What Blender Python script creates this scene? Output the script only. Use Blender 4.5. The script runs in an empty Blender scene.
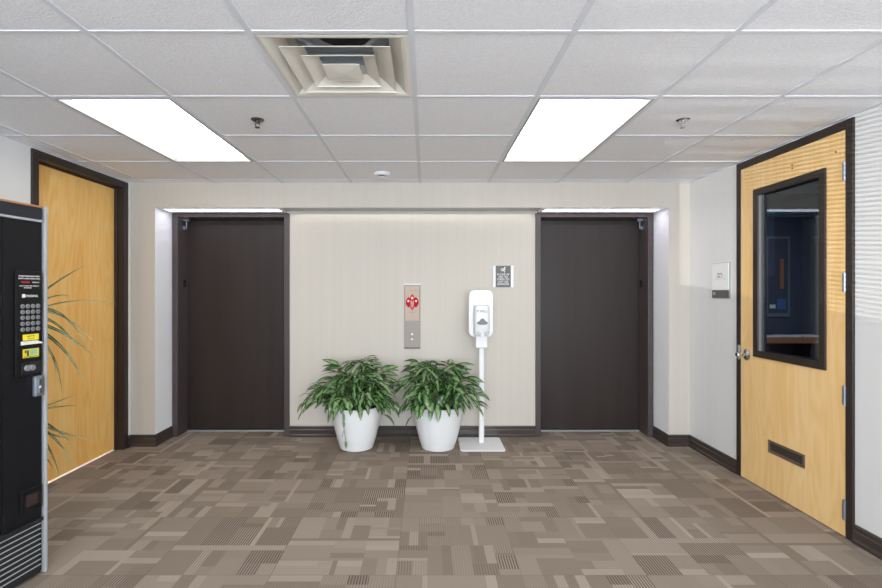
import bpy, bmesh, math, random
from mathutils import Vector, Matrix
random.seed(7)
PI = math.pi
sc = bpy.context.scene
C = bpy.data.collections.new('lobby'); sc.collection.children.link(C)

# ------------------------------------------------------------------ camera
CZ = 1.355; F = 489.0; CX = 426.0; CY = 292.0
cam = bpy.data.cameras.new('camera'); co = bpy.data.objects.new('camera', cam); C.objects.link(co)
co.location = (0, 0, CZ); co.rotation_euler = (PI/2, 0, 0)
cam.sensor_width = 36.0; cam.lens = F/882*36; cam.shift_x = (441-CX)/882; cam.shift_y = -(294-CY)/882
cam.clip_start = 0.05
sc.camera = co
def at(px, py, Y):
    return Vector(((px-CX)*Y/F, Y, CZ-(py-CY)*Y/F))

# ------------------------------------------------------------------ materials
def lin(c):
    def f(v):
        v /= 255.0
        return v/12.92 if v <= .04045 else ((v+.055)/1.055)**2.4
    return (f(c[0]), f(c[1]), f(c[2]), 1)
def mat(name, rgb, rough=.6, metal=0.0, spec=.5, emit=None, estr=0.0, coat=0.0):
    m = bpy.data.materials.new(name); m.use_nodes = True
    b = m.node_tree.nodes['Principled BSDF']
    b.inputs['Base Color'].default_value = lin(rgb); b.inputs['Roughness'].default_value = rough
    b.inputs['Metallic'].default_value = metal; b.inputs['Specular IOR Level'].default_value = spec
    b.inputs['Coat Weight'].default_value = coat
    if emit:
        b.inputs['Emission Color'].default_value = lin(emit); b.inputs['Emission Strength'].default_value = estr
    return m
def N(m, t, **kw):
    n = m.node_tree.nodes.new(t)
    for k, v in kw.items(): setattr(n, k, v)
    return n
def L(m, a, b): m.node_tree.links.new(a, b)
def bsdf(m): return m.node_tree.nodes['Principled BSDF']
def mapped(m, scale, coord='Object'):
    tc = N(m, 'ShaderNodeTexCoord'); mp = N(m, 'ShaderNodeMapping'); mp.inputs['Scale'].default_value = scale
    L(m, tc.outputs[coord], mp.inputs['Vector']); return mp.outputs['Vector']
def noise(m, vec, scale, detail=3, rough=.5, dist=0):
    n = N(m, 'ShaderNodeTexNoise'); n.inputs['Scale'].default_value = scale; n.inputs['Detail'].default_value = detail
    n.inputs['Roughness'].default_value = rough; n.inputs['Distortion'].default_value = dist
    L(m, vec, n.inputs['Vector']); return n.outputs['Fac']
def ramp(m, fac, stops):
    r = N(m, 'ShaderNodeValToRGB'); e = r.color_ramp.elements
    while len(e) < len(stops): e.new(.5)
    for i, (p, c) in enumerate(stops): e[i].position = p; e[i].color = lin(c)
    L(m, fac, r.inputs['Fac']); return r.outputs['Color']
def mixc(m, fac, a, b, mode='MIX'):
    x = N(m, 'ShaderNodeMix', data_type='RGBA', blend_type=mode)
    for sock, v in ((x.inputs[0], fac), (x.inputs[6], a), (x.inputs[7], b)):
        if hasattr(v, 'is_output'): L(m, v, sock)
        else: sock.default_value = v
    return x.outputs[2]
def math_(m, op, a, b=0.0, c=0.0):
    x = N(m, 'ShaderNodeMath', operation=op)
    for s, v in zip(x.inputs, (a, b, c)):
        if hasattr(v, 'is_output'): L(m, v, s)
        else: s.default_value = v
    return x.outputs[0]
def bump(m, h, strength, dist=.01):
    b = N(m, 'ShaderNodeBump'); b.inputs['Strength'].default_value = strength; b.inputs['Distance'].default_value = dist
    L(m, h, b.inputs['Height']); L(m, b.outputs['Normal'], bsdf(m).inputs['Normal'])

def wallpaper(name, lo, hi, rough=.55):
    m = mat(name, hi, rough, spec=.35)
    v = mapped(m, (26, 26, .25)); a = noise(m, v, 1.0, 4, .6)
    v2 = mapped(m, (230, 230, 1.2)); b = noise(m, v2, 1.0, 2)
    f = math_(m, 'MULTIPLY_ADD', a, .65, math_(m, 'MULTIPLY', b, .35))
    L(m, ramp(m, f, [(.3, lo), (.7, hi)]), bsdf(m).inputs['Base Color'])
    bump(m, b, .04, .002)
    return m
def wood(name, dark, mid, light, ring=1.0):
    m = mat(name, mid, .38, spec=.4)
    v = mapped(m, (1, 5.5*ring, .55)); n1 = noise(m, v, 1.6, 2, .4, .35)
    w = math_(m, 'FRACT', math_(m, 'MULTIPLY', n1, 9.0)); w = math_(m, 'ABSOLUTE', math_(m, 'SUBTRACT', w, .5)); w = math_(m, 'MULTIPLY', w, 2.0)
    v2 = mapped(m, (1, 130, 2.2)); n2 = noise(m, v2, 1.0, 4, .65)
    v3 = mapped(m, (1, 3.1, .1)); n3 = noise(m, v3, 1.0, 1)
    f = math_(m, 'ADD', math_(m, 'MULTIPLY', w, .22), math_(m, 'ADD', math_(m, 'MULTIPLY', n2, .45), math_(m, 'MULTIPLY', n3, .45)))
    L(m, ramp(m, f, [(.25, dark), (.52, mid), (.8, light)]), bsdf(m).inputs['Base Color'])
    return m

M = {}
M['wall_warm'] = wallpaper('wall_warm', (195, 187, 175), (201, 193, 182))
M['wall_cool'] = wallpaper('wall_cool', (223, 223, 223), (228, 228, 228))
M['white_paint'] = mat('white_paint', (250, 250, 252), .5)
M['gray_paint'] = mat('gray_paint', (176, 174, 170), .5)
M['dark_trim'] = mat('dark_trim', (40, 31, 28), .42, spec=.3)
M['base_trim'] = mat('baseboard_trim', (52, 42, 38), .28, spec=.6)
M['elev_frame'] = mat('elevator_frame_paint', (66, 56, 55), .4, spec=.35)
m = M['elev_door'] = mat('elevator_door_paint', (42, 34, 32), .42, spec=.25)
n = noise(m, mapped(m, (9, 9, .6)), 1.0, 4, .6); L(m, ramp(m, n, [(.3, (36, 28, 25)), (.7, (43, 34, 31))]), bsdf(m).inputs['Base Color'])
M['oak'] = wood('orange_oak', (240, 164, 70), (253, 193, 102), (255, 214, 136))
M['maple'] = wood('pale_maple', (234, 184, 112), (243, 198, 130), (249, 211, 150), .8)
m = M['tile'] = mat('ceiling_tile', (226, 226, 230), .85, spec=.2)
n = noise(m, mapped(m, (1, 1, 1)), 95, 3, .6); bump(m, n, .55, .006)
n2 = noise(m, mapped(m, (1, 1, 1)), 140, 2, .7)
L(m, ramp(m, n2, [(.3, (232, 232, 236)), (.62, (247, 247, 250))]), bsdf(m).inputs['Base Color'])
M['grid'] = mat('ceiling_grid', (222, 224, 230), .8, spec=.15)
M['white_metal'] = mat('white_metal', (235, 235, 236), .4)
M['troffer_frame'] = mat('troffer_frame', (150, 151, 153), .6)
M['lens'] = mat('troffer_lens', (255, 255, 255), .5, emit=(255, 250, 238), estr=5.6)
M['strip_lens'] = mat('linear_lens', (255, 255, 255), .5, emit=(240, 238, 255), estr=5.0)
M['wash_lens'] = mat('washer_lens', (255, 255, 255), .5, emit=(255, 250, 244), estr=2.6)
M['key'] = mat('key_gray', (132, 133, 136), .4, .3)
M['hinge'] = mat('hinge_steel', (150, 156, 168), .35, .8)
M['bead'] = mat('glazing_bead', (124, 116, 112), .45)
M['chrome'] = mat('chrome', (200, 202, 206), .18, 1.0)
M['steel'] = mat('brushed_steel', (138, 128, 120), .5, .3, spec=.3)
M['black'] = mat('black_plastic', (7, 7, 9), .45, spec=.25)
M['soft_black'] = mat('matte_black', (5, 5, 6), .8)
M['white_plastic'] = mat('white_plastic', (228, 229, 230), .35)
M['pot'] = mat('white_planter', (240, 239, 238), .28)
M['soil'] = mat('soil', (38, 30, 24), .95)
M['sign_gray'] = mat('sign_gray', (88, 86, 83), .5)
M['sign_white'] = mat('sign_white', (236, 237, 236), .45)
M['white_ink'] = mat('white_ink', (240, 240, 238), .6)
M['dark_ink'] = mat('dark_ink', (60, 62, 66), .6)
M['pale_ink'] = mat('pale_ink', (182, 192, 200), .6)
M['red'] = mat('red_ink', (186, 20, 28), .8, spec=.1)
M['red_led'] = mat('red_led', (140, 14, 26), .6, emit=(220, 30, 40), estr=.04)
M['yellow'] = mat('yellow_label', (238, 218, 40), .5)
M['green_ink'] = mat('green_ink', (150, 190, 150), .5)
M['peach'] = mat('engraved_insert', (190, 168, 152), .6, spec=.2)
M['button'] = mat('lit_button', (250, 244, 236), .3, emit=(255, 245, 232), estr=.05)
M['smoke_gray'] = mat('smoky_window', (92, 94, 96), .4)
M['nozzle'] = mat('pale_gray_plastic', (168, 170, 172), .35)
m = M['vend'] = mat('vending_black', (10, 10, 14), .5, spec=.2)
n = noise(m, mapped(m, (3, 3, 3)), 2.0, 4, .6); L(m, ramp(m, n, [(.35, (8, 8, 12)), (.75, (15, 15, 20))]), bsdf(m).inputs['Base Color'])
M['vend_band'] = mat('vending_header', (26, 28, 36), .4, spec=.3)
M['alu'] = mat('aluminium_trim', (166, 167, 170), .5, .2)
M['brown_metal'] = mat('brown_metal', (124, 108, 92), .3, .6)
M['brown_dark'] = mat('brown_dark', (48, 40, 36), .5)
M['diffuser'] = mat('diffuser_enamel', (226, 221, 209), .35)
M['duct'] = mat('duct_dark', (30, 30, 32), .7)
M['duct_metal'] = mat('duct_metal', (176, 182, 190), .5, .1)
M['bronze'] = mat('bronze', (92, 84, 78), .4, .7)
M['navy'] = mat('navy_wall', (58, 60, 80), .8)
M['office_ceiling'] = mat('office_ceiling', (150, 160, 160), .8)
M['office_floor'] = mat('office_floor', (50, 48, 52), .8)
M['counter_wood'] = mat('counter_edge', (164, 96, 58), .5)
M['paper'] = mat('paper', (225, 226, 228), .7)
M['teal'] = mat('teal_rail', (40, 110, 140), .5)
M['slate'] = mat('slate_panel', (96, 100, 112), .7)
M['blue'] = mat('blue_panel', (60, 96, 150), .6)
g = M['glass'] = bpy.data.materials.new('clear_glass'); g.use_nodes = True
gb = bsdf(g); gb.inputs['Base Color'].default_value = (.8, .86, .9, 1); gb.inputs['Roughness'].default_value = .0
gb.inputs['Transmission Weight'].default_value = 1.0; gb.inputs['IOR'].default_value = 1.45
gt = N(g, 'ShaderNodeBsdfTransparent'); gt.inputs['Color'].default_value = (.78, .84, .88, 1)
gg = N(g, 'ShaderNodeBsdfGlossy'); gg.inputs['Roughness'].default_value = .02
lw = N(g, 'ShaderNodeLayerWeight'); lw.inputs[0].default_value = .5
fr = N(g, 'ShaderNodeMath', operation='MULTIPLY_ADD'); L(g, math_(g, 'POWER', lw.outputs['Facing'], 4.0), fr.inputs[0]); fr.inputs[1].default_value = .9; fr.inputs[2].default_value = .03
gm = N(g, 'ShaderNodeMixShader'); L(g, fr.outputs[0], gm.inputs[0]); L(g, gt.outputs[0], gm.inputs[1]); L(g, gg.outputs[0], gm.inputs[2])
L(g, gm.outputs[0], g.node_tree.nodes['Material Output'].inputs['Surface'])

# leaf materials (pattern from the leaf UVs)
def leafmat(name, edge, mid, pale, blot=18):
    m = mat(name, mid, .27, spec=.8)
    uv = N(m, 'ShaderNodeUVMap'); sx = N(m, 'ShaderNodeSeparateXYZ'); L(m, uv.outputs[0], sx.inputs[0])
    d = math_(m, 'ABSOLUTE', math_(m, 'SUBTRACT', sx.outputs[0], .5))
    nz = noise(m, mapped(m, (1, 1, 1)), blot, 2, .6)
    f = math_(m, 'ADD', math_(m, 'MULTIPLY', d, 1.3), math_(m, 'MULTIPLY', math_(m, 'SUBTRACT', nz, .5), 1.3))
    L(m, ramp(m, f, [(.1, pale), (.38, mid), (.62, edge)]), bsdf(m).inputs['Base Color'])
    return m
M['leaf'] = leafmat('silvery_green_leaf', (22, 48, 16), (54, 92, 38), (116, 150, 94), 34)  # pale tone mixes leaf variegation with painted silvery sheen
M['stem'] = mat('green_stem', (92, 120, 60), .5)
M['blade'] = leafmat('striped_blade', (34, 62, 26), (64, 94, 46), (176, 188, 150), 14)  # pale tone mixes leaf stripes with painted whitish glints
M['cane'] = mat('cane', (120, 98, 70), .8)

# carpet: per-corner colour holds tone, stripe depth, stripe direction
m = M['carpet'] = mat('carpet', (130, 117, 106), .95, spec=.1)
at_ = N(m, 'ShaderNodeVertexColor', layer_name='weave'); sr = N(m, 'ShaderNodeSeparateColor'); L(m, at_.outputs['Color'], sr.inputs[0])
tc = N(m, 'ShaderNodeTexCoord'); sx = N(m, 'ShaderNodeSeparateXYZ'); L(m, tc.outputs['Object'], sx.inputs[0])
crd = N(m, 'ShaderNodeMix', data_type='FLOAT'); L(m, sr.outputs[2], crd.inputs[0]); L(m, sx.outputs[0], crd.inputs[2]); L(m, sx.outputs[1], crd.inputs[3])
s = math_(m, 'SINE', math_(m, 'MULTIPLY', crd.outputs[0], 2*PI/.0136))
s = math_(m, 'MULTIPLY_ADD', s, 1.6, .5); cl = N(m, 'ShaderNodeClamp'); L(m, s, cl.inputs[0])
fz = noise(m, mapped(m, (1, 1, 1)), 420, 2, .7)
tone = ramp(m, sr.outputs[0], [(0, (130, 116, 103)), (.5, (161, 146, 132)), (1, (184, 169, 155))])
strp = math_(m, 'MULTIPLY', cl.outputs[0], sr.outputs[1])
colr = mixc(m, strp, tone, lin((84, 71, 61)))
colr = mixc(m, math_(m, 'MULTIPLY', fz, .5), colr, lin((76, 66, 57)))
L(m, colr, bsdf(m).inputs['Base Color']); bump(m, fz, .35, .004)

# ------------------------------------------------------------------ mesh helpers
class MB:
    def __init__(self): self.bm = bmesh.new()
    def box(self, x0, x1, y0, y1, z0, z1, mi=0):
        p = [self.bm.verts.new(v) for v in ((x0,y0,z0),(x1,y0,z0),(x1,y1,z0),(x0,y1,z0),(x0,y0,z1),(x1,y0,z1),(x1,y1,z1),(x0,y1,z1))]
        for q in ((0,3,2,1),(4,5,6,7),(0,1,5,4),(1,2,6,5),(2,3,7,6),(3,0,4,7)):
            self.bm.faces.new([p[i] for i in q]).material_index = mi
        return self
    def quad(self, pts, mi=0):
        f = self.bm.faces.new([self.bm.verts.new(p) for p in pts]); f.material_index = mi; return self
    def loft(self, rings, cap=True, closed=True, mi=0):
        R = [[self.bm.verts.new(p) for p in r] for r in rings]
        for a, b in zip(R, R[1:]):
            n = len(a)
            for i in range(n if closed else n-1):
                self.bm.faces.new((a[i], a[(i+1) % n], b[(i+1) % n], b[i])).material_index = mi
        if cap:
            self.bm.faces.new(R[0][::-1]).material_index = mi; self.bm.faces.new(R[-1]).material_index = mi
        return self
    def lathe(self, prof, c=(0,0,0), n=32, cap=True, axis='z', mi=0):
        c = Vector(c); rings = []
        for r, h in prof:
            ring = []
            for i in range(n):
                a = 2*PI*i/n; u, v = r*math.cos(a), r*math.sin(a)
                ring.append(c + (Vector((u, v, h)) if axis == 'z' else Vector((h, u, v)) if axis == 'x' else Vector((v, h, u))))
            rings.append(ring)
        return self.loft(rings, cap, mi=mi)
    def tube(self, pts, rad, n=8, cap=True):
        pts = [Vector(p) for p in pts]; rings = []
        rad = rad if isinstance(rad, (list, tuple)) else [rad]*len(pts)
        for i, p in enumerate(pts):
            t = (pts[min(i+1, len(pts)-1)]-pts[max(i-1, 0)]).normalized()
            u = t.cross(Vector((.13, .31, .94))).normalized(); v = t.cross(u)
            rings.append([p+rad[i]*(u*math.cos(2*PI*k/n)+v*math.sin(2*PI*k/n)) for k in range(n)])
        return self.loft(rings, cap)
    def prism(self, poly, frame, d0, d1, mi=0):       # 2-D outline extruded; frame maps (u, v, d) to a point
        return self.loft([[frame(u, v, d0) for u, v in poly], [frame(u, v, d1) for u, v in poly]], mi=mi)
    def build(self, name, mats, parent=None, loc=(0,0,0), smooth=False, bevel=0, seg=2, kind=None, rot=None):
        bmesh.ops.recalc_face_normals(self.bm, faces=self.bm.faces)
        me = bpy.data.meshes.new(name); self.bm.to_mesh(me); self.bm.free()
        for x in (mats if isinstance(mats, list) else [mats]): me.materials.append(x)
        if smooth:
            for p in me.polygons: p.use_smooth = True
        o = bpy.data.objects.new(name, me); C.objects.link(o); o.location = loc
        if rot: o.rotation_euler = rot
        if parent: o.parent = parent
        if bevel:
            b = o.modifiers.new('bevel', 'BEVEL'); b.width = bevel; b.segments = seg; b.limit_method = 'ANGLE'
        if smooth:
            try:
                me.set_sharp_from_angle(angle=math.radians(40))
            except Exception: pass
        if kind: o['kind'] = kind
        return o
def rrect(w, h, r, n=6, cx=0, cy=0):
    out = []
    for sx, sy, a0 in ((1,1,0), (-1,1,90), (-1,-1,180), (1,-1,270)):
        for i in range(n+1):
            a = math.radians(a0+90*i/n); out.append((cx+sx*(w/2-r)+r*math.cos(a), cy+sy*(h/2-r)+r*math.sin(a)))
    return out
FX = lambda u, v, d: Vector((d, u, v))      # outline in the y-z plane, depth along x
FY = lambda u, v, d: Vector((u, d, v))      # outline in the x-z plane, depth along y
FZ = lambda u, v, d: Vector((u, v, d))
def thing(name, label, cat, loc=(0,0,0), rz=0, group=None):
    o = bpy.data.objects.new(name, None); C.objects.link(o); o.location = loc; o.rotation_euler = (0,0,rz); o.empty_display_size = .1
    return tag(o, label, cat, group)
def tag(o, label, cat, group=None):
    o['label'] = label; o['category'] = cat
    if group: o['group'] = group
    return o
def struct_root(name, loc=(0,0,0)):
    o = bpy.data.objects.new(name, None); C.objects.link(o); o.location = loc; o['kind'] = 'structure'; o.empty_display_size = .1; return o
def text(name, body, size, material, parent, loc, rot, align='CENTER', sx=1.0, space=1.0):
    cu = bpy.data.curves.new(name, 'FONT'); cu.body = body; cu.size = size; cu.align_x = align; cu.align_y = 'CENTER'
    cu.space_line = space; cu.extrude = .0004; cu.resolution_u = 2
    t = bpy.data.objects.new('tmp', cu); C.objects.link(t)
    bpy.context.view_layer.update()
    me = bpy.data.meshes.new_from_object(t.evaluated_get(bpy.context.evaluated_depsgraph_get()))
    bpy.data.objects.remove(t); bpy.data.curves.remove(cu)
    me.name = name; me.materials.clear(); me.materials.append(material)
    o = bpy.data.objects.new(name, me); C.objects.link(o); o.parent = parent; o.location = loc; o.rotation_euler = rot; o.scale = (sx, 1, 1)
    return o

# ------------------------------------------------------------------ room numbers
XL, XR = -2.60, 2.32; YF = 4.30; YR = 4.585; YB = -2.7
ZC = CZ + .959; ZS = 2.097
TX = -.054; TY = 1.805; TS = .6           # ceiling grid origin and pitch

# ------------------------------------------------------------------ floor
mb = MB(); bm = mb.bm
col = bm.loops.layers.color.new('weave')
def carpet_tile(x0, y0, rot, rng):
    n = 24; g = .0011; cell = (TS-2*g)/n; rects = []
    def cut(i, j, a, b, lvl):
        w, h = a-i, b-j
        if w*h <= 20 or min(w, h) <= 2 or (lvl > 2 and w*h < 70 and rng.random() < .35):
            rects.append((i, j, a, b)); return
        if (w > h*1.25) or (abs(w-h) < 5 and rng.random() < .5):
            c = i+max(1, round(w*rng.uniform(.28, .72))); s = rng.choice((0, 0, 1, 2)) if c+3 < a else 0
            if s: rects.append((c, j, c+s, b))
            cut(i, j, c, b, lvl+1); cut(c+s, j, a, b, lvl+1)
        else:
            c = j+max(1, round(h*rng.uniform(.28, .72))); s = rng.choice((0, 0, 1, 2)) if c+3 < b else 0
            if s: rects.append((i, c, a, c+s))
            cut(i, j, a, c, lvl+1); cut(i, c+s, a, b, lvl+1)
    cut(0, 0, n, n, 0)
    def put(i, j, a, b, z, tone, st):
        P = ((i,j),(a,j),(a,b),(i,b))
        if rot: P = tuple((q, p) for p, q in P)[::-1]
        f = bm.faces.new([bm.verts.new((x0+g+p*cell, y0+g+q*cell, z)) for p, q in P])
        for l in f.loops: l[col] = (tone, st, 1.0 if rot else 0.0, 1)
    for (i, j, a, b) in rects:
        thin = min(a-i, b-j) <= 2
        tone = rng.choice([.25, .85, .8, .9, .3, .6]) if thin else rng.choice([.3, .42, .5, .55, .6, .7])
        st = rng.choice([0, .15, .5, .8]) if thin else rng.choice([.2, .5, .75, 1, 1])
        put(i, j, a, b, 0, min(1, tone+st*.12), st*(.45 if rot else .95))
def seam(x0, x1, y0, y1):
    f = bm.faces.new([bm.verts.new(p) for p in ((x0,y0,-.0015),(x1,y0,-.0015),(x1,y1,-.0015),(x0,y1,-.0015))])
    for l in f.loops: l[col] = (0, .9, 0, 1)
seam(XL-.15, XR+.2, YB-.1, YR+.3)
CX0, CY0 = -.143, 2.34
rng = random.Random(11)
for ix in range(-5, 6):
    for iy in range(-9, 5):
        carpet_tile(CX0+ix*TS, CY0+iy*TS, (ix+iy) % 2, rng)
fl = mb.build('floor', M['carpet'], kind='structure')

# ------------------------------------------------------------------ walls
DLY0, DLY1 = 3.215, 4.25; DZ = 2.303                # left wood door, outside of its frame
DRY0, DRY1 = 2.644, 3.636
mb = MB(); mb.box(XL-.15, XL, YB, DLY0, 0, ZC+.1).box(XL-.15, XL, DLY1, YF+.5, 0, ZC+.1).box(XL-.15, XL, DLY0, DLY1, DZ, ZC+.1)
mb.build('wall_left', M['wall_cool'], kind='structure')
mb = MB(); mb.box(XR, XR+.14, YB, DRY0, 0, ZC+.1).box(XR, XR+.14, DRY1, YF+.5, 0, ZC+.1).box(XR, XR+.14, DRY0, DRY1, DZ, ZC+.1)
mb.build('wall_right', M['wall_cool'], kind='structure')
# back wall: two piers, header, recessed middle
LX0, LX1 = -2.375, -1.277; RX0, RX1 = 1.024, 2.127
mb = MB()
mb.box(XL, LX0-.008, YF, YR+.3, 0, ZC+.1); mb.box(RX1+.008, XR, YF, YR+.3, 0, ZC+.1)
for a, b in ((LX0-.008, LX1), (LX1, RX0), (RX0, RX1+.008)): mb.box(a, b, YF, YR+.3, ZS, ZC+.1)
mb.box(LX1, RX0, YR, YR+.3, 0, ZS)
mb.bm.faces.ensure_lookup_table()
for f in mb.bm.faces:
    f.normal_update(); c = f.calc_center_median()
    if abs(f.normal.x) > .5 and abs(c.y-(YF+YR+.3)/2) < .01 and c.z < ZC and (abs(c.x-LX0) < .02 or abs(c.x-RX1) < .02): f.material_index = 1
    if f.normal.z < -.5 and abs(c.z-ZS) < .001: f.material_index = 2 if (LX1 < c.x < RX0) else 1
mb.build('wall_back', [M['wall_warm'], M['white_paint'], M['gray_paint']], kind='structure')
mb = MB(); mb.box(LX1+.002, RX0-.002, YR-.085, YR-.075, ZS-.016, ZS)
mb.build('trim_1', M['gray_paint'], kind='structure')
# wall behind the camera, with a wide window
WX0, WX1, WZ0, WZ1 = -2.1, 1.9, .55, 2.15
mb = MB(); mb.box(XL-.15, WX0, YB-.15, YB, 0, ZC+.1).box(WX1, XR+.14, YB-.15, YB, 0, ZC+.1).box(WX0, WX1, YB-.15, YB, 0, WZ0).box(WX0, WX1, YB-.15, YB, WZ1, ZC+.1)
mb.build('wall_rear', M['wall_cool'], kind='structure')
mb = MB()
for x in (WX0, -.13, WX1-.05): mb.box(x, x+.05, YB-.1, YB-.04, WZ0, WZ1)
mb.box(WX0, WX1, YB-.1, YB-.04, WZ0, WZ0+.05).box(WX0, WX1, YB-.1, YB-.04, WZ1-.05, WZ1)
wf = mb.build('window_1', M['dark_trim'], kind='structure')

BLD = thing('window_blind', 'white slatted blind hanging in the window behind the viewer', 'blind', (-1.33, YB-.02, 2.12))
MB().box(-.77, .77, -.015, .015, 0, .03).build('head_rail', M['white_metal'], BLD)
mb = MB()
for k in range(61): mb.box(-.76, .76, -.011, .011, -1.56+k*.0255, -1.549+k*.0255)
mb.build('slats', M['white_metal'], BLD)
# baseboards: a moulded profile carried along a path with mitred corners
PROF = [(0, .102), (.007, .102), (.012, .095), (.012, .084), (.009, .080), (.009, .072), (.014, .066), (.015, .030), (.012, .026), (.019, .018), (.019, 0), (0, 0)]
def baseboard(name, path):
    P = [Vector((x, y)) for x, y in path]; rings = []
    for i, p in enumerate(P):
        d0 = (P[i]-P[i-1]).normalized() if i else (P[1]-P[0]).normalized()
        d1 = (P[i+1]-P[i]).normalized() if i+1 < len(P) else d0
        n0 = Vector((d0.y, -d0.x)); n1 = Vector((d1.y, -d1.x)); n = (n0+n1); n = n/ (n.dot(n0))
        rings.append([Vector((p.x+n.x*o, p.y+n.y*o, z)) for o, z in PROF])
    mb = MB(); mb.loft(rings); mb.build(name, M['base_trim'], kind='structure')
baseboard('baseboard_left_corner', [(XL, DLY1), (XL, YF), (LX0-.008, YF), (LX0-.008, YR-.01)])
baseboard('baseboard_back', [(LX1, YR), (RX0, YR)])
baseboard('baseboard_right_corner', [(RX1+.008, YR-.01), (RX1+.008, YF), (XR, YF), (XR, DRY1)])
baseboard('baseboard_right', [(XR, DRY0), (XR, YB)])
baseboard('baseboard_left', [(XL, YB), (XL, DLY0)])
baseboard('baseboard_rear', [(XR, YB), (XL, YB)])

# ------------------------------------------------------------------ ceiling
lights = [(-3, 1), (1, 1), (-3, -4), (1, -4)]     # column, row of the first tile of each 0.6 x 1.2 troffer
skip = {(-1, 0)}
for i, j in lights: skip |= {(i, j), (i, j+1)}
mb = MB()
XE0, XE1, YE0, YE1 = XL-.02, XR+.02, YB-.02, YF+.02
for i in range(-5, 5):
    for j in range(-8, 6):
        if (i, j) in skip: continue
        x0, x1, y0, y1 = TX+i*TS, TX+(i+1)*TS, TY+j*TS, TY+(j+1)*TS
        x0, x1, y0, y1 = max(x0+.004, XE0), min(x1-.004, XE1), max(y0+.004, YE0), min(y1-.004, YE1)
        if x1-x0 > .02 and y1-y0 > .02: mb.box(x0, x1, y0, y1, ZC+.003, ZC+.02)
mb.box(XL-.15, XR+.14, YB-.15, YR+.3, ZC+.2, ZC+.24)
mb.build('ceiling', M['tile'], kind='structure')
mb = MB(); g = .012
for i in range(-4, 5):
    x = TX+i*TS
    if XL < x < XR: mb.box(x-g, x+g, YB, YF, ZC-.0005, ZC+.012)
for j in range(-7, 5):
    y = TY+j*TS
    if not (YB < y < YF): continue
    xs = [TX+i*TS for i in range(-5, 6)]
    for i, (a, b) in enumerate(zip(xs, xs[1:])):
        col_i = i-5
        if any(col_i == li and j == lj+1 for li, lj in lights): continue
        a, b = max(a+g, XL), min(b-g, XR)
        if b-a > .01: mb.box(a, b, y-g*.8, y+g*.8, ZC-.0003, ZC+.012)
mb.box(XL, XL+.02, YB, YF, ZC-.0005, ZC+.012).box(XR-.02, XR, YB, YF, ZC-.0005, ZC+.012).box(XL+.02, XR-.02, YF-.02, YF, ZC-.0005, ZC+.012)
mb.build('trim_2', M['grid'], kind='structure')

def troffer(i, j, label):
    x0, y0 = TX+i*TS, TY+j*TS; cx, cy = x0+TS/2, y0+TS
    t = thing('ceiling_light', label, 'light', (cx, cy, ZC))
    hx, hy = TS/2-.0125, TS-.0125; mb = MB(); d = .04; w = .012
    for a, b, c, e in ((-hx, -hx+w, -hy, hy), (hx-w, hx, -hy, hy), (-hx+w, hx-w, -hy, -hy+w), (-hx+w, hx-w, hy-w, hy)):
        mb.box(a, b, c, e, -.004, d+.004)
    mb.box(-hx, hx, -hy, hy, d+.004, d+.01)
    mb.build('frame', M['troffer_frame'], t, bevel=.002)
    MB().box(-hx+w, hx-w, -hy+w, hy-w, d-.004, d).build('diffuser', M['lens'], t)
    return t
troffer(-3, 1, 'glowing white ceiling light panel nearest the vending machine, left of the room')
troffer(1, 1, 'glowing warm white ceiling light panel on the right, near the windowed door')
troffer(-3, -4, 'added fill light panel, unseen on the ceiling behind the viewer on the left'); troffer(1, -4, 'added fill light panel, unseen on the ceiling behind the viewer on the right')  # unseen panels added behind the camera for fill light

# louvred air diffuser in the tile at column -1, row 0
t = thing('air_diffuser', 'square off-white louvred air vent set in a ceiling tile opening', 'air vent', (TX-TS/2, TY+TS/2, ZC))
def sq(h, z): return [Vector((-h, -h, z)), Vector((h, -h, z)), Vector((h, h, z)), Vector((-h, h, z))]
mb = MB(); mb.loft([sq(.2875, -.002), sq(.272, -.004), sq(.258, .0), sq(.205, .045), sq(.20, .11)], cap=False); mb.build('flange', M['diffuser'], t)
mb = MB(); mb.loft([sq(.216, -.012), sq(.215, -.009), sq(.14, .030), sq(.139, .032)], cap=False); mb.build('louver', M['diffuser'], t)
mb = MB(); mb.loft([sq(.148, -.014), sq(.147, -.011), sq(.092, .018), sq(.091, .020)], cap=False); mb.build('louver', M['diffuser'], t)
mb = MB(); mb.loft([sq(.078, -.016), sq(.077, -.013), sq(.05, .002)], cap=False).quad(sq(.077, -.0155)); 
mb.loft([sq(.074, -.0157), sq(.012, -.021)], cap=True); mb.build('center_plate', M['diffuser'], t)
mb = MB(); mb.loft([sq(.2, .11), sq(.2, .17)], cap=False).quad(sq(.2, .17)); mb.build('plenum', M['duct_metal'], t)
mb = MB(); mb.lathe([(.13, .16), (.13, .166)], n=36); mb.build('duct_opening', M['duct'], t)
for sx in (-1, 1):
    for sy in (-1, 1):
        mb = MB(); mb.tube([(sx*.2, sy*.19, .075), (sx*.11, sy*.11, .045)], .008); mb.build('bracket', M['duct_metal'], t)

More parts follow.
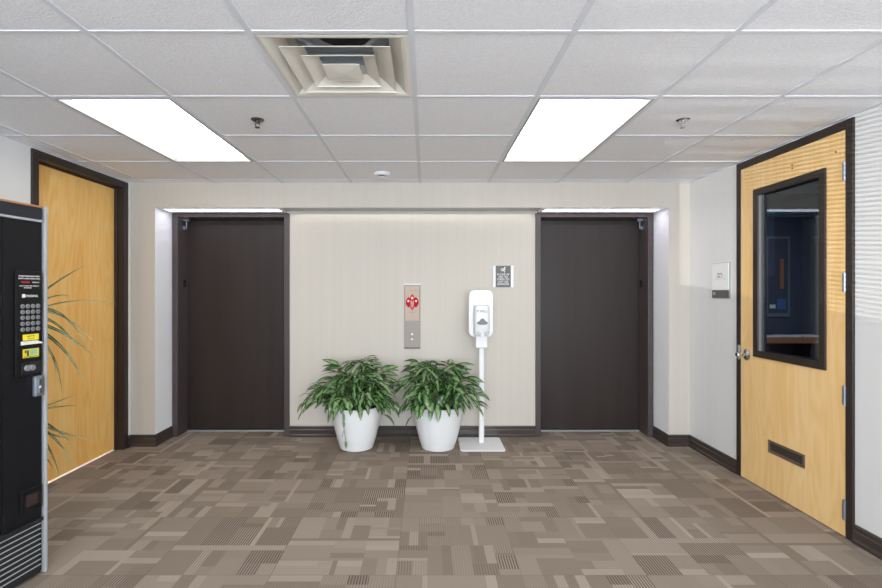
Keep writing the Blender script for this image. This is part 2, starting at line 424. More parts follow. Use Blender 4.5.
def sprinkler(px, py, Y, metal, label):
    p = at(px, py, Y); t = thing('sprinkler_head', label, 'sprinkler', (p.x, Y, ZC+.001))
    mb = MB(); mb.lathe([(.012, -.006), (.03, -.005), (.036, -.001), (.036, .0025)], n=28); mb.build('escutcheon', metal, t, smooth=True)
    mb = MB(); mb.lathe([(.011, -.02), (.011, -.006)], n=16)
    for s in (-1, 1): mb.tube([(s*.01, 0, -.018), (s*.013, 0, -.03), (s*.004, 0, -.042)], .003)
    mb.build('body', metal, t, smooth=True)
    mb = MB(); mb.lathe([(.004, -.048), (.015, -.045), (.015, -.043), (.004, -.041)], n=20); mb.build('deflector', metal, t)
sprinkler(257.5, 120, 2.726, M['bronze'], 'dark bronze fire sprinkler head on the ceiling, left of the air vent')
sprinkler(683, 120, 2.726, M['chrome'], 'shiny chrome fire sprinkler head on the ceiling right of the lit panel')
t = thing('smoke_detector', 'round white smoke detector on the ceiling near the back wall', 'smoke detector', (-.355, 3.94, ZC))
mb = MB(); mb.lathe([(.045, -.026), (.058, -.022), (.066, -.008), (.068, .0)], n=36); mb.build('housing', M['white_plastic'], t, smooth=True)
mb = MB(); mb.lathe([(.02, -.043), (.034, -.040), (.036, -.036), (.034, -.034)], n=28); mb.build('cap', M['white_plastic'], t, smooth=True)
mb = MB(); mb.lathe([(.031, -.036), (.031, -.024)], n=24)
mb.build('vent_slots', M['soft_black'], t)

# linear lights let into the soffit above each lift door
for xa, xb, lab in ((LX0, LX1, 'slim white linear light under the soffit above the left dark lift door'), (RX0, RX1, 'slim white linear light under the soffit above the right dark lift door')):
    t = thing('linear_light', lab, 'light', ((xa+xb)/2, YF+.12, ZS)); h = (xb-xa)/2-.03
    mb = MB(); mb.box(-h, h, -.075, -.065, -.006, 0).box(-h, h, .065, .075, -.006, 0).box(-h, -h+.01, -.065, .065, -.006, 0).box(h-.01, h, -.065, .065, -.006, 0); mb.build('frame', M['white_metal'], t)
    MB().box(-h+.01, h-.01, -.065, .065, -.004, -.001).build('diffuser', M['strip_lens'], t)

t = thing('linear_light', 'slim wall washer hidden behind the gray trim above the call panel', 'light', ((LX1+RX0)/2, YR-.045, ZS))
h = (RX0-LX1)/2-.02
MB().box(-h, h, -.025, .03, -.003, 0).build('frame', M['white_metal'], t)
MB().box(-h+.02, h-.02, -.02, .02, -.005, -.003).build('diffuser', M['wash_lens'], t)
# ------------------------------------------------------------------ lift doors
def lift_door(name, x0, x1, hinge):
    r = struct_root(name, ((x0+x1)/2, YR, 0)); h = (x1-x0)/2; w = .05
    mb = MB(); mb.box(-h, -h+w, -.012, .215, 0, ZS-.0005).box(h-w, h, -.012, .215, 0, ZS-.0005).box(-h+w, h-w, -.012, .215, 2.055, ZS-.0005)
    mb.build('frame', M['elev_frame'], r, bevel=.003)
    mb = MB(); mb.box(-h+w+.003, h-w-.003, .185, .22, .012, 2.052); mb.build('door_leaf', M['elev_door'], r, bevel=.002)
    mb = MB(); mb.box(-h+w, h-w, .165, .215, .0005, .008); mb.build('sill', M['alu'], r)
    s = hinge; x = s*(h-w)
    mb = MB(); mb.box(min(x, x-s*.05), max(x, x-s*.05), .10, .14, 2.035, 2.054).tube([(x-s*.02, .12, 2.035), (x-s*.02, .12, 1.965)], .006, 8)
    mb.box(min(x, x-s*.012), max(x, x-s*.012), .105, .135, 1.955, 1.985)
    mb.build('latch_bracket', M['hinge'], r)
    mb = MB(); mb.box(min(x, x-s*.008), max(x, x-s*.008), .10, .145, 1.40, 1.47); mb.build('sensor_plate', M['soft_black'], r, bevel=.003)
MB().box(LX0-.05, RX1+.05, YR+.225, YR+.24, 0, ZS+.05).build('wall_light_stop', M['dark_trim'], kind='structure')  # unseen backing added to stop sky light leaking round the lift doors
lift_door('door_1', LX0, LX1, -1)
lift_door('door_2', RX0, RX1, 1)

# ------------------------------------------------------------------ left oak door
r = struct_root('door_3', (XL, (DLY0+DLY1)/2, 0)); hy = (DLY1-DLY0)/2; w = .056
mb = MB(); mb.box(-.14, .014, -hy, -hy+w, 0, DZ).box(-.14, .014, hy-w, hy, 0, DZ).box(-.14, .014, -hy+w, hy-w, DZ-w, DZ)
mb.box(-.07, -.045, hy-w-.012, hy-w, 0, DZ-w).box(-.07, -.045, -hy+w, -hy+w+.012, 0, DZ-w).box(-.07, -.045, -hy+w+.012, hy-w-.012, DZ-w-.012, DZ-w)
mb.build('frame', M['dark_trim'], r, bevel=.004)
MB().box(-.118, -.074, -hy+w+.003, hy-w-.003, .011, DZ-w-.002).build('door_leaf', M['oak'], r)
MB().box(-.13, -.068, -hy+w, hy-w, .0005, .003).build('gap_light_strip', M['white_paint'], r)  # white strip added to show as light coming under the door

# ------------------------------------------------------------------ right maple door with a window
r = struct_root('door_4', (XR, (DRY0+DRY1)/2, 0)); hy = (DRY1-DRY0)/2; w0, w1 = .047, .048; yc = (DRY0+DRY1)/2
mb = MB(); mb.box(-.014, .13, -hy, -hy+w0, 0, DZ).box(-.014, .13, hy-w1, hy, 0, DZ).box(-.014, .13, -hy+w0, hy-w1, DZ-.05, DZ)
mb.build('frame', M['dark_trim'], r, bevel=.004)
d0, d1 = -hy+w0+.003, hy-w1-.003; dt = DZ-.054
a0, a1, b0, b1 = 2.846-yc, 3.412-yc, .93, 2.045       # glazed opening
mb = MB(); X0, X1 = -.010, .034
mb.box(X0, X1, d0, a0, .008, dt).box(X0, X1, a1, d1, .008, dt).box(X0, X1, a0, a1, .008, b0).box(X0, X1, a0, a1, b1, dt)
leaf = mb.build('door_leaf', M['maple'], r)
bmod = bmesh.new(); bmod.from_mesh(leaf.data); bmesh.ops.remove_doubles(bmod, verts=bmod.verts, dist=1e-5); bmod.to_mesh(leaf.data); bmod.free()
mb = MB(); o = .028; i_ = .018
for xa, xb in ((X0-.012, X0), (X1, X1+.012)):
    mb.box(xa, xb, a0-o, a0+i_, b0-o, b1+o).box(xa, xb, a1-i_, a1+o, b0-o, b1+o).box(xa, xb, a0+i_, a1-i_, b0-o, b0+i_).box(xa, xb, a0+i_, a1-i_, b1-i_, b1+o)
wfm = mb.build('window_frame', M['dark_trim'], r, bevel=.003)
mb = MB(); mb.box(X0, X1, a0, a0+.008, b0, b1).box(X0, X1, a1-.008, a1, b0, b1).box(X0, X1, a0+.008, a1-.008, b0, b0+.008).box(X0, X1, a0+.008, a1-.008, b1-.008, b1)
mb.build('glazing_bead', M['bead'], wfm)
MB().box(.013, .019, a0+.008, a1-.008, b0+.008, b1-.008).build('pane', M['glass'], wfm)
for z in (2.02, 1.408, .785, .155):
    mb = MB(); mb.tube([(-.016, d0-.002, z-.055), (-.016, d0-.002, z+.055)], .007, 12).box(-.0125, -.0102, d0+.001, d0+.018, z-.05, z+.05)
    mb.build('hinge', M['hinge'], r)
yk = 3.52-yc; zk = .905
kn = MB(); kn.lathe([(.041, -.010), (.041, -.017), (.034, -.023), (.014, -.026), (.012, -.05)], c=(0, yk, zk), n=28, axis='x')
kn.build('door_handle', M['chrome'], r, smooth=True)
mb = MB(); mb.lathe([(.012, -.048), (.016, -.052), (.019, -.062), (.019, -.078), (.015, -.085), (.004, -.087)], c=(0, yk, zk), n=24, axis='x')
mb.build('knob', M['chrome'], bpy.data.objects['door_handle'], smooth=True)
mb = MB(); mb.box(-.0155, -.0105, d1+.004, d1+.03, zk-.045, zk+.06); mb.build('strike_plate', M['alu'], r, bevel=.001)
# mail slot
mb = MB(); ya, yb, za, zb = 2.978-yc, 3.296-yc, .278, .362
mb.box(-.016, -.0101, ya, ya+.018, za, zb).box(-.016, -.0101, yb-.018, yb, za, zb).box(-.016, -.0101, ya+.018, yb-.018, za, za+.016).box(-.016, -.0101, ya+.018, yb-.018, zb-.016, zb)
ms = mb.build('mail_slot', M['brown_metal'], r, bevel=.002)
mb = MB(); mb.quad([(-.0105, ya+.018, za+.016), (-.0105, yb-.018, za+.016), (-.0145, yb-.018, zb-.016), (-.0145, ya+.018, zb-.016)]); mb.box(-.0104, -.0101, ya+.018, yb-.018, za+.016, zb-.016)
mb.build('flap', M['brown_dark'], ms)
for y, z in ((3.085, 2.155), (3.085, 2.135), (2.757, 2.145)): MB().tube([(-.0102, y-yc, z), (-.0108, y-yc, z)], .006, 10).build('screw_hole', M['soft_black'], r)

# ------------------------------------------------------------------ dim office seen through the pane
OX0, OX1, OY0, OY1 = XR+.14, 4.55, 1.9, 5.25
mb = MB(); mb.box(OX0, OX1, OY1, OY1+.1, 0, 2.45).box(OX1, OX1+.1, OY0, OY1+.1, 0, 2.45).box(OX0, OX1, OY0-.1, OY0, 0, 2.45)
mb.box(OX0, OX0+.01, YF+.5, OY1, 0, 2.45); mb.build('wall_office', M['navy'], kind='structure')
MB().box(OX0, OX1, OY0, OY1, 2.42, 2.5).build('ceiling_office', M['office_ceiling'], kind='structure')
MB().box(OX0, OX1, OY0, OY1, -.05, 0).build('floor_office', M['office_floor'], kind='structure')
MB().box(OX0, OX1, OY1-.03, OY1, 2.185, 2.215).build('trim_3', M['teal'], kind='structure')
t = thing('office_counter', 'dim wood-edged counter seen through the door window', 'counter', (3.42, 5.05, 0))
MB().box(-.58, .58, -.17, .195, .875, .90).build('top', M['slate'], t)
MB().box(-.58, .58, -.185, -.17, .845, .902).build('edge', M['counter_wood'], t)
for x in (-.57, -.01, .54): MB().box(x, x+.03, -.15, .19, 0, .875).build('support', M['navy'], t)
for k, (x, y, a) in enumerate(((3.50, 5.0, .2), (3.70, 5.02, -.3), (3.90, 5.0, .15))):
    o = MB().box(-.1, .1, -.07, .07, 0, .006+.004*k).build('paper', M['paper'], None, (x, y, .9003), rot=(0, 0, a))
    tag(o, ('leftmost', 'middle', 'rightmost')[k]+' of the three paper stacks on the office counter behind the door window', 'paper')
t = thing('picture_frame', 'tall gray framed panel on the dark wall behind the door window', 'picture', (3.765, OY1, 1.09))
mb = MB(); mb.box(-.13, -.105, -.02, 0, 0, .86).box(.105, .13, -.02, 0, 0, .86).box(-.105, .105, -.02, 0, .835, .86).box(-.105, .105, -.02, 0, 0, .04); mb.build('frame', M['slate'], t)
mb = MB().box(-.105, .105, -.008, 0, .04, .835).box(.03, .07, -.010, -.008, .3, .62, 1).box(-.08, -.02, -.010, -.008, .09, .13, 2).box(.0, .09, -.010, -.008, .08, .19, 3)
mb.build('panel', [M['navy'], M['counter_wood'], M['paper'], M['blue']], t)
t = thing('office_cabinet', 'tall slate cabinet with a blue strip at the right of the door window', 'cabinet', (4.19, 5.12, 0))
MB().box(-.16, .16, -.12, .128, 0, 2.12).build('body', M['slate'], t, bevel=.004)
MB().box(.02, .06, -.124, -.12, 1.35, 1.75).build('glazed_strip', M['blue'], t)

# ------------------------------------------------------------------ vending machine
A = math.radians(-9)
V = thing('vending_machine', 'tall black vending machine with keypad and silver edge trim at left', 'vending machine', (-1.841, 2.375, 0), A)
H = 1.764; D = .70; W = .95
mb = MB(); mb.box(-D, -.012, -W, -.002, .012, H); mb.build('cabinet', M['vend'], V, bevel=.004)
for x in (-D+.03, -.08):
    for y in (-W+.03, -.08): MB().box(x, x+.04, y, y+.04, 0, .012).build('foot', M['black'], V)
mb = MB(); mb.box(-.012, 0, -.212, -.030, .275, 1.688); mb.build('service_panel', M['vend'], V, bevel=.003)
mb = MB(); mb.box(-.012, .002, -W, -.217, .30, 1.688); mb.build('display_door', M['black'], V, bevel=.003)
mb = MB(); mb.box(-.012, .004, -W, -.028, 1.70, H-.006); mb.build('header_band', M['vend_band'], V, bevel=.003)
mb = MB(); mb.box(-.012, .006, -W, -.028, 1.689, 1.699); mb.build('header_trim', M['alu'], V)
mb = MB(); mb.box(-.012, .006, -W, -.028, H-.006, H+.002); mb.build('top_trim', mat('copper_trim', (190, 130, 80), .4, .4), V)
mb = MB(); mb.box(-.02, .008, -.017, -.001, .002, H+.004); mb.build('edge_trim', M['alu'], V, bevel=.005)
# kick grille
mb = MB(); mb.box(-.012, -.004, -W, -.03, .012, .262).box(-.012, .012, -W, -.03, .262, .276); mb.build('kick_grille', M['soft_black'], V)
for k in range(9):
    z = .052+k*.0245
    mb = MB(); mb.loft([[Vector((-.006, y, z-.002)), Vector((.001, y, z-.002)), Vector((.001, y, z+.001)), Vector((-.006, y, z+.001))] for y in (-W, -.031)]); mb.build('slat', M['nozzle'], V)
# control panel
KP = MB().prism(rrect(.127, .490, .012, 5, -.0895, 1.208), FX, .0, .008).build('keypad_panel', M['black'], V, (0, -.007, 0), bevel=.002)
RV = (PI/2, 0, PI/2)
def vt(name, body, size, m_, y, z, sx=1.0, x=.0086): return text(name, body, size, m_, KP, (x, y, z), RV, sx=sx)
vt('instruction_text', 'PLEASE MAKE SELECTION', .0088, M['white_ink'], -.09, 1.428)
vt('instruction_text', 'INSERT COINS OR BILLS HERE', .0078, M['white_ink'], -.09, 1.417)
MB().box(.008, .0088, -.128, -.088, 1.396, 1.405).build('display', M['red_led'], KP)
vt('instruction_text', 'MESSAGE', .008, M['white_ink'], -.058, 1.400)
vt('instruction_text', 'EXACT CHANGE ONLY WHEN LIT', .006, M['white_ink'], -.09, 1.383)
vt('instruction_text', 'NO REFUNDS', .006, M['white_ink'], -.098, 1.374)
MB().box(.008, .0088, -.124, -.110, 1.329, 1.345).build('logo_mark', M['white_ink'], KP)
vt('logo_text', 'VENDING', .0145, M['white_ink'], -.080, 1.336, 1.0)
for rI, z in enumerate((1.289, 1.2625, 1.236, 1.2085, 1.182)):
    for cI, y in enumerate((-.123, -.098, -.073, -.0475)):
        mb = MB(); mb.lathe([(.0098, .008), (.0098, .011), (.0082, .0125)], c=(0, y, z), n=16, axis='x')
        k = mb.build('key', M['key'], KP, smooth=True)
        text('key_letter', 'ABCDEFGHIJ1234567890'[rI*4+cI], .012, M['dark_ink'], k, (.013, y, z), RV)
MB().box(.008, .0088, -.121, -.043, 1.130, 1.158).build('yellow_label', M['yellow'], KP)
vt('label_text', 'INSERT BILL', .008, M['dark_ink'], -.082, 1.149, x=.0092); vt('label_text', 'FACE UP', .008, M['dark_ink'], -.082, 1.138, x=.0092)
mb = MB(); mb.loft([[Vector((.008, y, 1.128)), Vector((.042, y, 1.118)), Vector((.042, y, 1.114)), Vector((.008, y, 1.110))] for y in (-.132, -.052)]); mb.build('bill_slot', M['white_plastic'], KP, bevel=.002)
MB().box(.008, .0088, -.121, -.043, 1.050, 1.090).build('payment_sticker', M['yellow'], KP)
MB().box(.0088, .0094, -.086, -.050, 1.060, 1.086).build('sticker_picture', M['green_ink'], KP)
MB().box(.0088, .0094, -.112, -.104, 1.072, 1.085).box(.0088, .0094, -.102, -.092, 1.058, 1.084).box(.0088, .0094, -.117, -.050, 1.053, 1.056).build('sticker_mark', M['dark_ink'], KP)
mb = MB(); mb.box(.008, .013, -.130, -.038, .975, 1.028); mb.build('coin_plate', M['soft_black'], KP, bevel=.002)
mb = MB(); mb.lathe([(.0135, .013), (.0135, .026), (.011, .030)], c=(0, -.088, 1.003), n=20, axis='x'); mb.lathe([(.0135, .013), (.0135, .021), (.011, .024)], c=(0, -.107, 1.003), n=20, axis='x'); mb.build('coin_knob', M['key'], KP, smooth=True)
LK = MB().box(0, .022, -.072, -.032, .862, .958).build('lock_housing', M['hinge'], V, (0, -.006, 0), bevel=.006)
mb = MB(); mb.box(.022, .027, -.060, -.044, .875, .945).lathe([(.007, .027), (.006, .031)], c=(0, -.052, .905), n=16, axis='x'); mb.build('lock_handle', M['chrome'], LK, bevel=.002)
CR = MB().box(0, .008, -.135, -.032, .325, .437).build('coin_return', M['black'], V, bevel=.004)
mb = MB(); mb.box(.008, .0095, -.112, -.055, .355, .408); mb.build('return_flap', mat('flap_tint', (44, 34, 34), .25), CR, bevel=.001)

# ------------------------------------------------------------------ leaves
def add_leaf(bm, uvl, base, d, length, width, droop, seg=6, roll=0.0, fold=.25, wave=0.0):
    d = Vector(d).normalized(); up = Vector((0, 0, 1)); side = d.cross(up)
    if side.length < .05: side = Vector((1, 0, 0))
    side.normalize(); nrm = side.cross(d).normalized()
    side = (side*math.cos(roll)+nrm*math.sin(roll)).normalized()
    p = Vector(base); rows = []; cur = d.copy(); st = length/seg
    for k in range(seg+1):
        f = k/seg; w = width*.5*(math.sin(PI*min(1, f*.93+.07))**.75)*(1-.25*f) if k < seg else .0006
        if k == 0: w = width*.06
        nn = side.cross(cur).normalized()
        rows.append((p-side*w+nn*w*fold, p.copy(), p+side*w+nn*w*fold, f))
        p = p+cur*st; cur = (cur+Vector((0, 0, -droop/seg))).normalized()
    R = [([bm.verts.new(q) for q in r[:3]], r[3]) for r in rows]
    for (a, fa), (b, fb) in zip(R, R[1:]):
        for s in (0, 1):
            f = bm.faces.new((a[s], a[s+1], b[s+1], b[s])); f.smooth = True
            for l, uv in zip(f.loops, ((s*.5, fa), (s*.5+.5, fa), (s*.5+.5, fb), (s*.5, fb))): l[uvl].uv = uv

def potted_plant(name, label, cx, cy, seed, skew, vine, sprays):
    rg = random.Random(seed)
    t = thing(name, label, 'potted plant', (cx, cy, 0), group=None)
    mb = MB(); mb.lathe([(.128, 0), (.142, .006), (.168, .09), (.196, .20), (.212, .30), (.2155, .345), (.214, .368), (.207, .371), (.200, .366), (.198, .33), (.197, .325)], n=48)
    mb.build('pot', M['pot'], t, smooth=True)
    mb = MB(); mb.lathe([(.02, .326), (.12, .332), (.197, .328), (.197, .322)], n=32); mb.build('soil', M['soil'], t, smooth=True)
    ms = MB(); ml = MB(); uvl = ml.bm.loops.layers.uv.new('UVMap')
    ymax = YR-.03-cy
    nst = 34
    for k in range(nst):
        a = k*2.39996 + rg.uniform(-.25, .25); q = math.sqrt((k+.5)/nst)      # q: 0 upright in the middle .. 1 drooping at the rim
        b = Vector((.11*q*math.cos(a), .11*q*math.sin(a), .325))
        rr = (.05+.29*q)*rg.uniform(.88, 1.12)*(1+skew*max(0, math.cos(a)*(-1))); zz = .735-.27*q**2.2+rg.uniform(-.04, .035)
        tip = Vector((rr*math.cos(a), min(rr*math.sin(a)*.92, ymax-.03), zz))
        c1 = b+Vector((.02*math.cos(a), .02*math.sin(a), (zz-.325)*.75+.06))
        pts = []
        for i in range(8):
            u = i/7; pts.append(b*(1-u)**2+c1*2*u*(1-u)+tip*u*u)
        ms.tube(pts, [.0045*(1-.5*i/7) for i in range(8)], 5)
        for i in range(2, 8):
            for rep in range(3 if (i == 7 and q < .6) else 2 if i in (4, 6) else 1):
                pa = rg.uniform(0, 2*PI) if (i < 7 or rep) else a
                o = Vector((math.cos(a)*1.1*q+math.cos(pa)*.9, math.sin(a)*1.1*q+math.sin(pa)*.9, rg.uniform(-.25, .6)-(.45*q if i < 7 else .25*q-(.15 if q < .6 else 0))))
                if pts[i].y+o.normalized().y*.15 > ymax: o.y = -abs(o.y)*.5
                Ln = rg.uniform(.12, .185)
                add_leaf(ml.bm, uvl, pts[i], o, Ln, Ln*rg.uniform(.36, .46), rg.uniform(.3, 1.2), 6, rg.uniform(-.8, .8), .16)
    for k in range(15):                                                 # leaves that hang over the rim
        a = PI*.93+PI*1.14*(k+.5)/15+rg.uniform(-.08, .08); b = Vector((.19*math.cos(a), .19*math.sin(a), .40+rg.uniform(0, .04)))
        Ln = rg.uniform(.12, .20); add_leaf(ml.bm, uvl, b, (math.cos(a), math.sin(a)*.8, rg.uniform(-.25, .3)), Ln, Ln*.32, 2.6, 6, rg.uniform(-.3, .3))
    if vine:
        pts = [Vector(p) for p in ((-.07, -.16, .39), (-.085, -.222, .36), (-.08, -.235, .30), (-.07, -.232, .22), (-.06, -.225, .13))]
        ms.tube(pts, .003, 5)
        for i in range(1, 5): add_leaf(ml.bm, uvl, pts[i], (rg.uniform(-.5, .5), -.25, -.9), .075, .026, .3, 5, rg.uniform(-.5, .5))
    for n_, aa0, spread, reach, z0, z1 in sprays:                       # long sprays that lean out and hang beside the pot
        for k in range(n_):
            aa = aa0+rg.uniform(-spread, spread); rr = reach*rg.uniform(.85, 1.1); e = Vector((rr*math.cos(aa), min(rr*math.sin(aa), ymax-.05), rg.uniform(z0, z1)))
            b = Vector((.1*math.cos(aa), .1*math.sin(aa), .33)); c1 = Vector((.55*e.x, .55*e.y, z1+.16)); pts = [b*(1-u)**2+c1*2*u*(1-u)+e*u*u for u in [i/7 for i in range(8)]]
            ms.tube(pts, .003, 5)
            for i in range(3, 8): add_leaf(ml.bm, uvl, pts[i], (math.cos(aa), math.sin(aa)+rg.uniform(-.6, .2), rg.uniform(-.8, .4)), rg.uniform(.09, .15), .042, 1.4, 6, rg.uniform(-.6, .6))
    ms.build('stems', M['stem'], t, smooth=True)
    ml.build('foliage', M['leaf'], t, smooth=False)
    for p in bpy.data.objects[t.children[-1].name].data.polygons: p.use_smooth = True
potted_plant('potted_plant', 'bushy green plant in white pot, the left pot, with a trailing vine', -.605, 4.27, 5, 0, True, [(6, PI+.1, .4, .40, .38, .50), (6, -.35, .4, .31, .30, .44)])
potted_plant('potted_plant', 'bushy green plant in white pot beside the sanitizer stand', .105, 4.27, 9, .0, False, [(5, -.35, .4, .37, .34, .50), (4, PI+.5, .35, .30, .32, .46)])

# ------------------------------------------------------------------ spiky plant behind the vending machine
px_, py_ = -2.38, 2.80
T = thing('spiky_potted_plant', 'spiky plant with long thin arching leaves behind the vending machine', 'plant', (px_, py_, 0))
org = Vector((px_, py_, 0))
mb = MB(); mb.lathe([(.10, 0), (.115, .01), (.14, .27), (.145, .29), (.132, .29), (.128, .26)], n=32); mb.build('pot', M['brown_dark'], T, smooth=True)
mb = MB(); mb.lathe([(.01, .262), (.128, .262), (.128, .256)], n=24); mb.build('soil', M['soil'], T)
cA, cB = Vector((.0, -.02, 1.17)), Vector((.03, .0, .66))
mb = MB(); mb.tube([(0, 0, .26), (-.01, 0, .7), cA], [.018, .016, .012], 10).tube([(.04, .02, .26), (.04, .01, .45), cB], [.016, .014, .010], 10); mb.build('cane', M['cane'], T, smooth=True)
ml = MB(); uvl = ml.bm.loops.layers.uv.new('UVMap')
def blade(ctrl, w):
    P = [Vector(c) for c in ctrl]; n = 14; pts = []
    for i in range(n+1):                                               # quadratic through crown, middle, tip
        u = i/n; a, b, c = P; pts.append(a*(1-u)*(1-2*u)+b*4*u*(1-u)+c*u*(2*u-1))
    prev = None
    for i, p in enumerate(pts):
        u = i/n; tg = (pts[min(i+1, n)]-pts[max(i-1, 0)]).normalized(); s = tg.cross(Vector((.25, -.9, .35))).normalized(); nn = s.cross(tg)
        ww = w*.5*(min(1, .4+u*2.5))*(1-u**2.2)+.0006
        row = [ml.bm.verts.new(p-s*ww+nn*ww*.35), ml.bm.verts.new(p), ml.bm.verts.new(p+s*ww+nn*ww*.35)]
        if prev:
            for k in (0, 1):
                f = ml.bm.faces.new((prev[k], prev[k+1], row[k+1], row[k])); f.smooth = True
                for l, uv in zip(f.loops, ((k*.5, u), (k*.5+.5, u), (k*.5+.5, u), (k*.5, u))): l[uvl].uv = uv
        prev = row
for crown, mid, tip, Ym, Yt, w in (
    (cA, (46, 290), (86, 265), 2.74, 2.72, .014), (cA, (44, 300), (69, 296), 2.82, 2.86, .010), (cA, (60, 303), (116, 303.5), 2.8, 2.86, .009),
    (cA, (52, 310), (88, 349), 2.76, 2.75, .016), (cA, (50, 327), (96, 358), 2.80, 2.84, .020), (cA, (50, 337), (84, 381), 2.74, 2.72, .022),
    (cA, (44, 318), (78, 347), 2.7, 2.66, .018), (cA, (46, 345), (62, 392), 2.84, 2.86, .016), (cA, (50, 312), (92, 340), 2.86, 2.95, .012),
    (cA, (42, 340), (56, 372), 2.9, 3.0, .014),
    (cB, (45, 406), (76, 394), 2.78, 2.8, .009), (cB, (48, 408), (79, 405), 2.82, 2.86, .010), (cB, (52, 429), (94, 441), 2.78, 2.8, .013),
    (cB, (50, 434), (74, 466), 2.74, 2.72, .014), (cB, (44, 440), (59, 476), 2.7, 2.66, .014), (cB, (48, 424), (80, 452), 2.84, 2.88, .011), (cB, (42, 430), (66, 438), 2.66, 2.6, .012), (cB, (38, 445), (53, 468), 2.8, 2.84, .012)):
    blade((crown, at(*mid, Ym)-org, at(*tip, Yt)-org), w)
rg = random.Random(3)
for crown in (cA, cB):
    for k in range(12):
        a = rg.uniform(0, 2*PI); r_ = rg.uniform(.10, .17); z = rg.uniform(-.05, .3)
        blade((crown, crown+Vector((r_*.6*math.cos(a), r_*.6*math.sin(a), .6*z+.08)), crown+Vector((r_*math.cos(a), r_*math.sin(a), z))), .013)
ml.build('foliage', M['blade'], T)

# ------------------------------------------------------------------ sanitizer stand
S = thing('sanitizer_stand', 'white hand sanitizer dispenser on a slim white pole and floor plate', 'sanitizer stand', (.486, 4.34, 0))
MB().prism(rrect(.385, .385, .03, 6), FZ, 0, .010).build('base', M['white_metal'], S, bevel=.003)
MB().box(-.012, .032, .015, .045, .010, .93).build('pole', M['white_metal'], S, bevel=.006)
MB().box(-.046, .056, -.03, .05, .862, .968).build('bracket', M['white_plastic'], S, bevel=.006)
BP = MB().prism(rrect(.217, .415, .05, 8, .002, 1.165), FY, .0, .022).build('back_plate', M['white_plastic'], S, bevel=.006, seg=3)
text('header_text', 'hand sanitizing station', .0165, M['pale_ink'], BP, (.002, -.0005, 1.318), (PI/2, 0, 0))
mb = MB()
secs = [(.965, .105, .03), (.975, .128, .05), (1.02, .142, .075), (1.10, .142, .082), (1.19, .136, .085), (1.232, .130, .074), (1.243, .118, .055)]
rings = []
for z, w, d in secs:
    ring = []
    for i in range(25):
        u = math.sin(PI*(i/24-.5)); ring.append(Vector((.004+u*w/2, -d*(1-abs(u)**9*.5), z)))
    ring += [Vector((.004+w/2, -.0005, z)), Vector((.004-w/2, -.0005, z))]
    rings.append(ring)
mb.loft(rings); DP = mb.build('dispenser', M['white_plastic'], S, smooth=True)
text('brand_text', 'PURELL', .030, M['dark_ink'], DP, (.004, -.0862, 1.186), (PI/2, 0, 0)).data.transform(Matrix.Shear('XZ', 4, (0, 0)))
mb = MB(); mb.prism([(-.042, 1.080), (-.04, 1.092), (-.022, 1.101), (-.008, 1.120), (.006, 1.126), (.020, 1.120), (.034, 1.101), (.050, 1.092), (.052, 1.080), (.028, 1.070), (-.02, 1.070)], FY, -.0868, -.076)
mb.build('level_window', M['smoke_gray'], DP)
mb = MB(); mb.prism([(-.066, 1.002), (-.05, 1.010), (-.028, 1.006), (-.018, .985), (.026, .985), (.036, 1.006), (.058, 1.010), (.074, 1.002), (.058, .976), (-.05, .976)], FY, -.0785, -.05); mb.build('drip_shield', M['nozzle'], DP)
mb = MB(); mb.lathe([(.021, .966), (.021, 1.0), (.016, 1.008)], c=(.004, -.066, 0), n=20); mb.build('nozzle', M['white_plastic'], DP, smooth=True)

# ------------------------------------------------------------------ lift call panel
P = thing('elevator_call_panel', 'brushed steel elevator call panel with a red fire emblem and two buttons', 'call panel', (-.129, YR, .834))
MB().box(-.076, .076, -.012, 0, 0, .588).build('plate', M['steel'], P, bevel=.002)
MB().box(-.077, .077, -.014, 0, .588, .598).build('cap_strip', M['sign_white'], P)
MB().box(-.076, .076, -.014, 0, -.008, 0).build('bottom_strip', M['brown_dark'], P)
IN = MB().box(-.066, .066, -.0135, -.012, .252, .575).build('insert', M['peach'], P)
text('notice_text', 'IN CASE OF FIRE', .012, M['steel'], IN, (0, -.014, .535), (PI/2, 0, 0)); text('notice_text', 'USE STAIRS', .010, M['steel'], IN, (0, -.014, .330), (PI/2, 0, 0))
def lobe(cx, z0, z1, w):
    pts = []
    for i in range(25):
        u = i/24; pts.append((cx+w*math.sin(PI*u)**.8, z0+(z1-z0)*u))
    for i in range(1, 24):
        u = 1-i/24; pts.append((cx-w*math.sin(PI*u)**.8, z0+(z1-z0)*u))
    return pts
mb = MB(); mb.prism(lobe(-.034, .375, .475, .028), FY, -.0146, -.0135).prism(lobe(.034, .375, .475, .028), FY, -.0147, -.0136).prism(lobe(0, .350, .502, .03), FY, -.0148, -.0137)
EM = mb.build('fire_emblem', M['red'], IN)
mb = MB()
for x, z, r_ in ((0, .465, .0105), (-.036, .436, .0095), (.036, .436, .0095)): mb.lathe([(r_, -.0152), (r_, -.0149)], c=(x, 0, z), n=18, axis='y')
for x, za, zb in ((-.010, .385, .44), (.0, .37, .43), (.010, .385, .44)): mb.box(x-.0018, x+.0018, -.0152, -.0149, za, zb)
mb.build('emblem_figures', M['white_ink'], EM)
for z in (.128, .080):
    mb = MB(); mb.lathe([(.014, -.012), (.013, -.015)], c=(0, 0, z), n=24, axis='y'); rg_ = mb.build('button_ring', M['steel'], P, smooth=True)
    mb = MB(); mb.lathe([(.010, -.0150), (.009, -.018)], c=(0, 0, z), n=24, axis='y'); mb.build('button', M['button'], rg_, smooth=True)

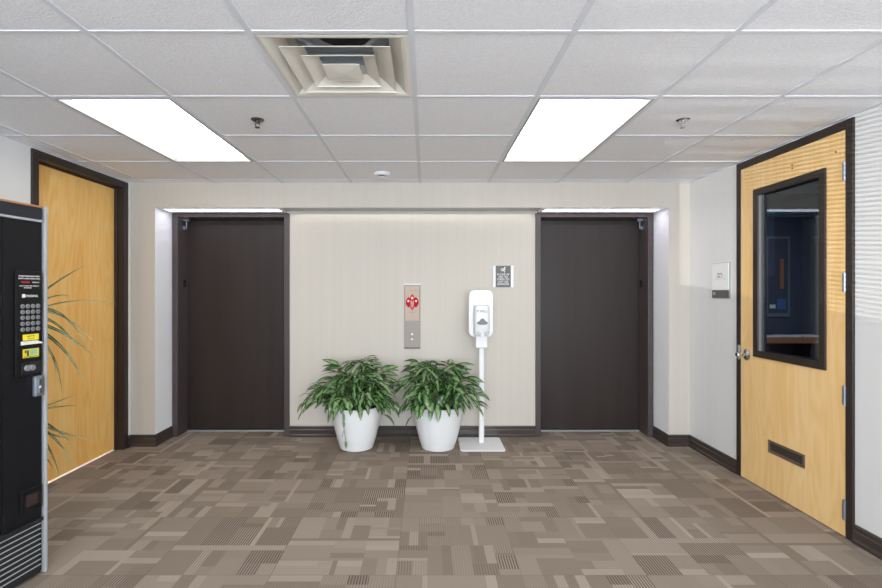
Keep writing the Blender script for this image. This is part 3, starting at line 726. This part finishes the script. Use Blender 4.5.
# ------------------------------------------------------------------ fire stairs sign
G = thing('fire_stairs_sign', 'small dark gray wall sign with white lettering and running figure symbol', 'sign', (.7225, YR, 1.40))
MB().box(-.097, .097, -.006, 0, -.001, .203).build('back_plate', M['nozzle'], G)
for s in (-1, 1): MB().box(min(s*.071, s*.097), max(s*.071, s*.097), -.012, -.006, -.001, .203).build('side_rail', M['sign_white'], G, bevel=.002)
FP = MB().box(-.071, .071, -.010, -.006, 0, .200).build('face_plate', M['sign_gray'], G)
text('sign_text', 'IN CASE OF\nFIRE, USE\nSTAIRS. DO\nNOT USE\nELEVATOR', .0245, M['white_ink'], FP, (0, -.0106, .074), (PI/2, 0, 0), space=.92).scale = (.92, 1, 1)
mb = MB()
mb.lathe([(.0075, -.0106), (.0075, -.0100)], c=(.014, 0, .182), n=16, axis='y')
for a, b in (((.010, .172), (.002, .158)), ((.010, .170), (-.008, .172)), ((-.008, .172), (-.024, .164)), ((.010, .170), (.020, .162)), ((.002, .158), (.012, .150)), ((.012, .150), (.012, .138)), ((.002, .158), (-.008, .152)), ((-.008, .152), (-.018, .156))):
    u = Vector((b[0]-a[0], 0, b[1]-a[1])); nn = Vector((-u.z, 0, u.x)).normalized()*.0032; A_, B_ = Vector((a[0], -.0104, a[1])), Vector((b[0], -.0104, b[1]))
    mb.quad([A_-nn, B_-nn, B_+nn, A_+nn])
mb.build('running_figure', M['white_ink'], FP)

# ------------------------------------------------------------------ room sign on the right wall
Q = thing('room_sign', 'small white room sign with a dark lower band beside the windowed door', 'sign', (XR, 3.838, 1.308), -PI/2)
MB().box(-.118, .118, -.006, 0, -.004, .275).build('back_plate', M['nozzle'], Q)
MB().box(-.110, .104, -.011, -.006, .064, .272).build('white_panel', M['sign_white'], Q, bevel=.001)
MB().box(-.110, .104, -.011, -.006, 0, .061).build('dark_band', M['sign_gray'], Q, bevel=.001)
MB().box(-.094, -.066, -.0118, -.011, .024, .046).build('symbol', M['nozzle'], Q)
text('sign_text', 'North', .024, M['dark_ink'], Q, (-.004, -.0116, .190), (PI/2, 0, 0)); text('sign_text', 'Suite 11', .024, M['dark_ink'], Q, (-.006, -.0116, .168), (PI/2, 0, 0))
MB().box(-.078, .070, -.0114, -.011, .147, .150).build('rule', M['pale_ink'], Q)

# ------------------------------------------------------------------ light
w = bpy.data.worlds.new('sky'); sc.world = w; w.use_nodes = True
w.node_tree.nodes['Background'].inputs[0].default_value = (.80, .90, 1, 1); w.node_tree.nodes['Background'].inputs[1].default_value = 20.0
pl = bpy.data.lights.new('window_portal', 'AREA'); pl.shape = 'RECTANGLE'; pl.size = WX1-WX0; pl.size_y = WZ1-WZ0; pl.cycles.is_portal = True
po = bpy.data.objects.new('window_portal', pl); C.objects.link(po); po.location = ((WX0+WX1)/2, YB-.02, (WZ0+WZ1)/2); po.rotation_euler = (PI/2, 0, 0)
ol = bpy.data.lights.new('office_fill', 'AREA'); ol.energy = 20.0; ol.size = .5; ol.color = (.75, .9, 1)  # unseen fill light added to brighten the room behind the pane
oo = bpy.data.objects.new('office_fill', ol); C.objects.link(oo); oo.location = (3.4, 3.4, 2.38)
sl = bpy.data.lights.new('low_sun', 'SUN'); sl.energy = 1.9; sl.angle = math.radians(.06); sl.color = (1, .97, .92)
so = bpy.data.objects.new('low_sun', sl); C.objects.link(so); so.rotation_euler = Vector((3.92, 6.5, .74)).to_track_quat('-Z', 'Y').to_euler()
sc.cycles.sample_clamp_indirect = 4.0
sc.view_settings.view_transform = 'Standard'; sc.view_settings.look = 'None'; sc.view_settings.exposure = 0.09; sc.view_settings.gamma = 1.12
sc.cycles.max_bounces = 8; sc.cycles.diffuse_bounces = 5
sc.cycles.use_denoising = True
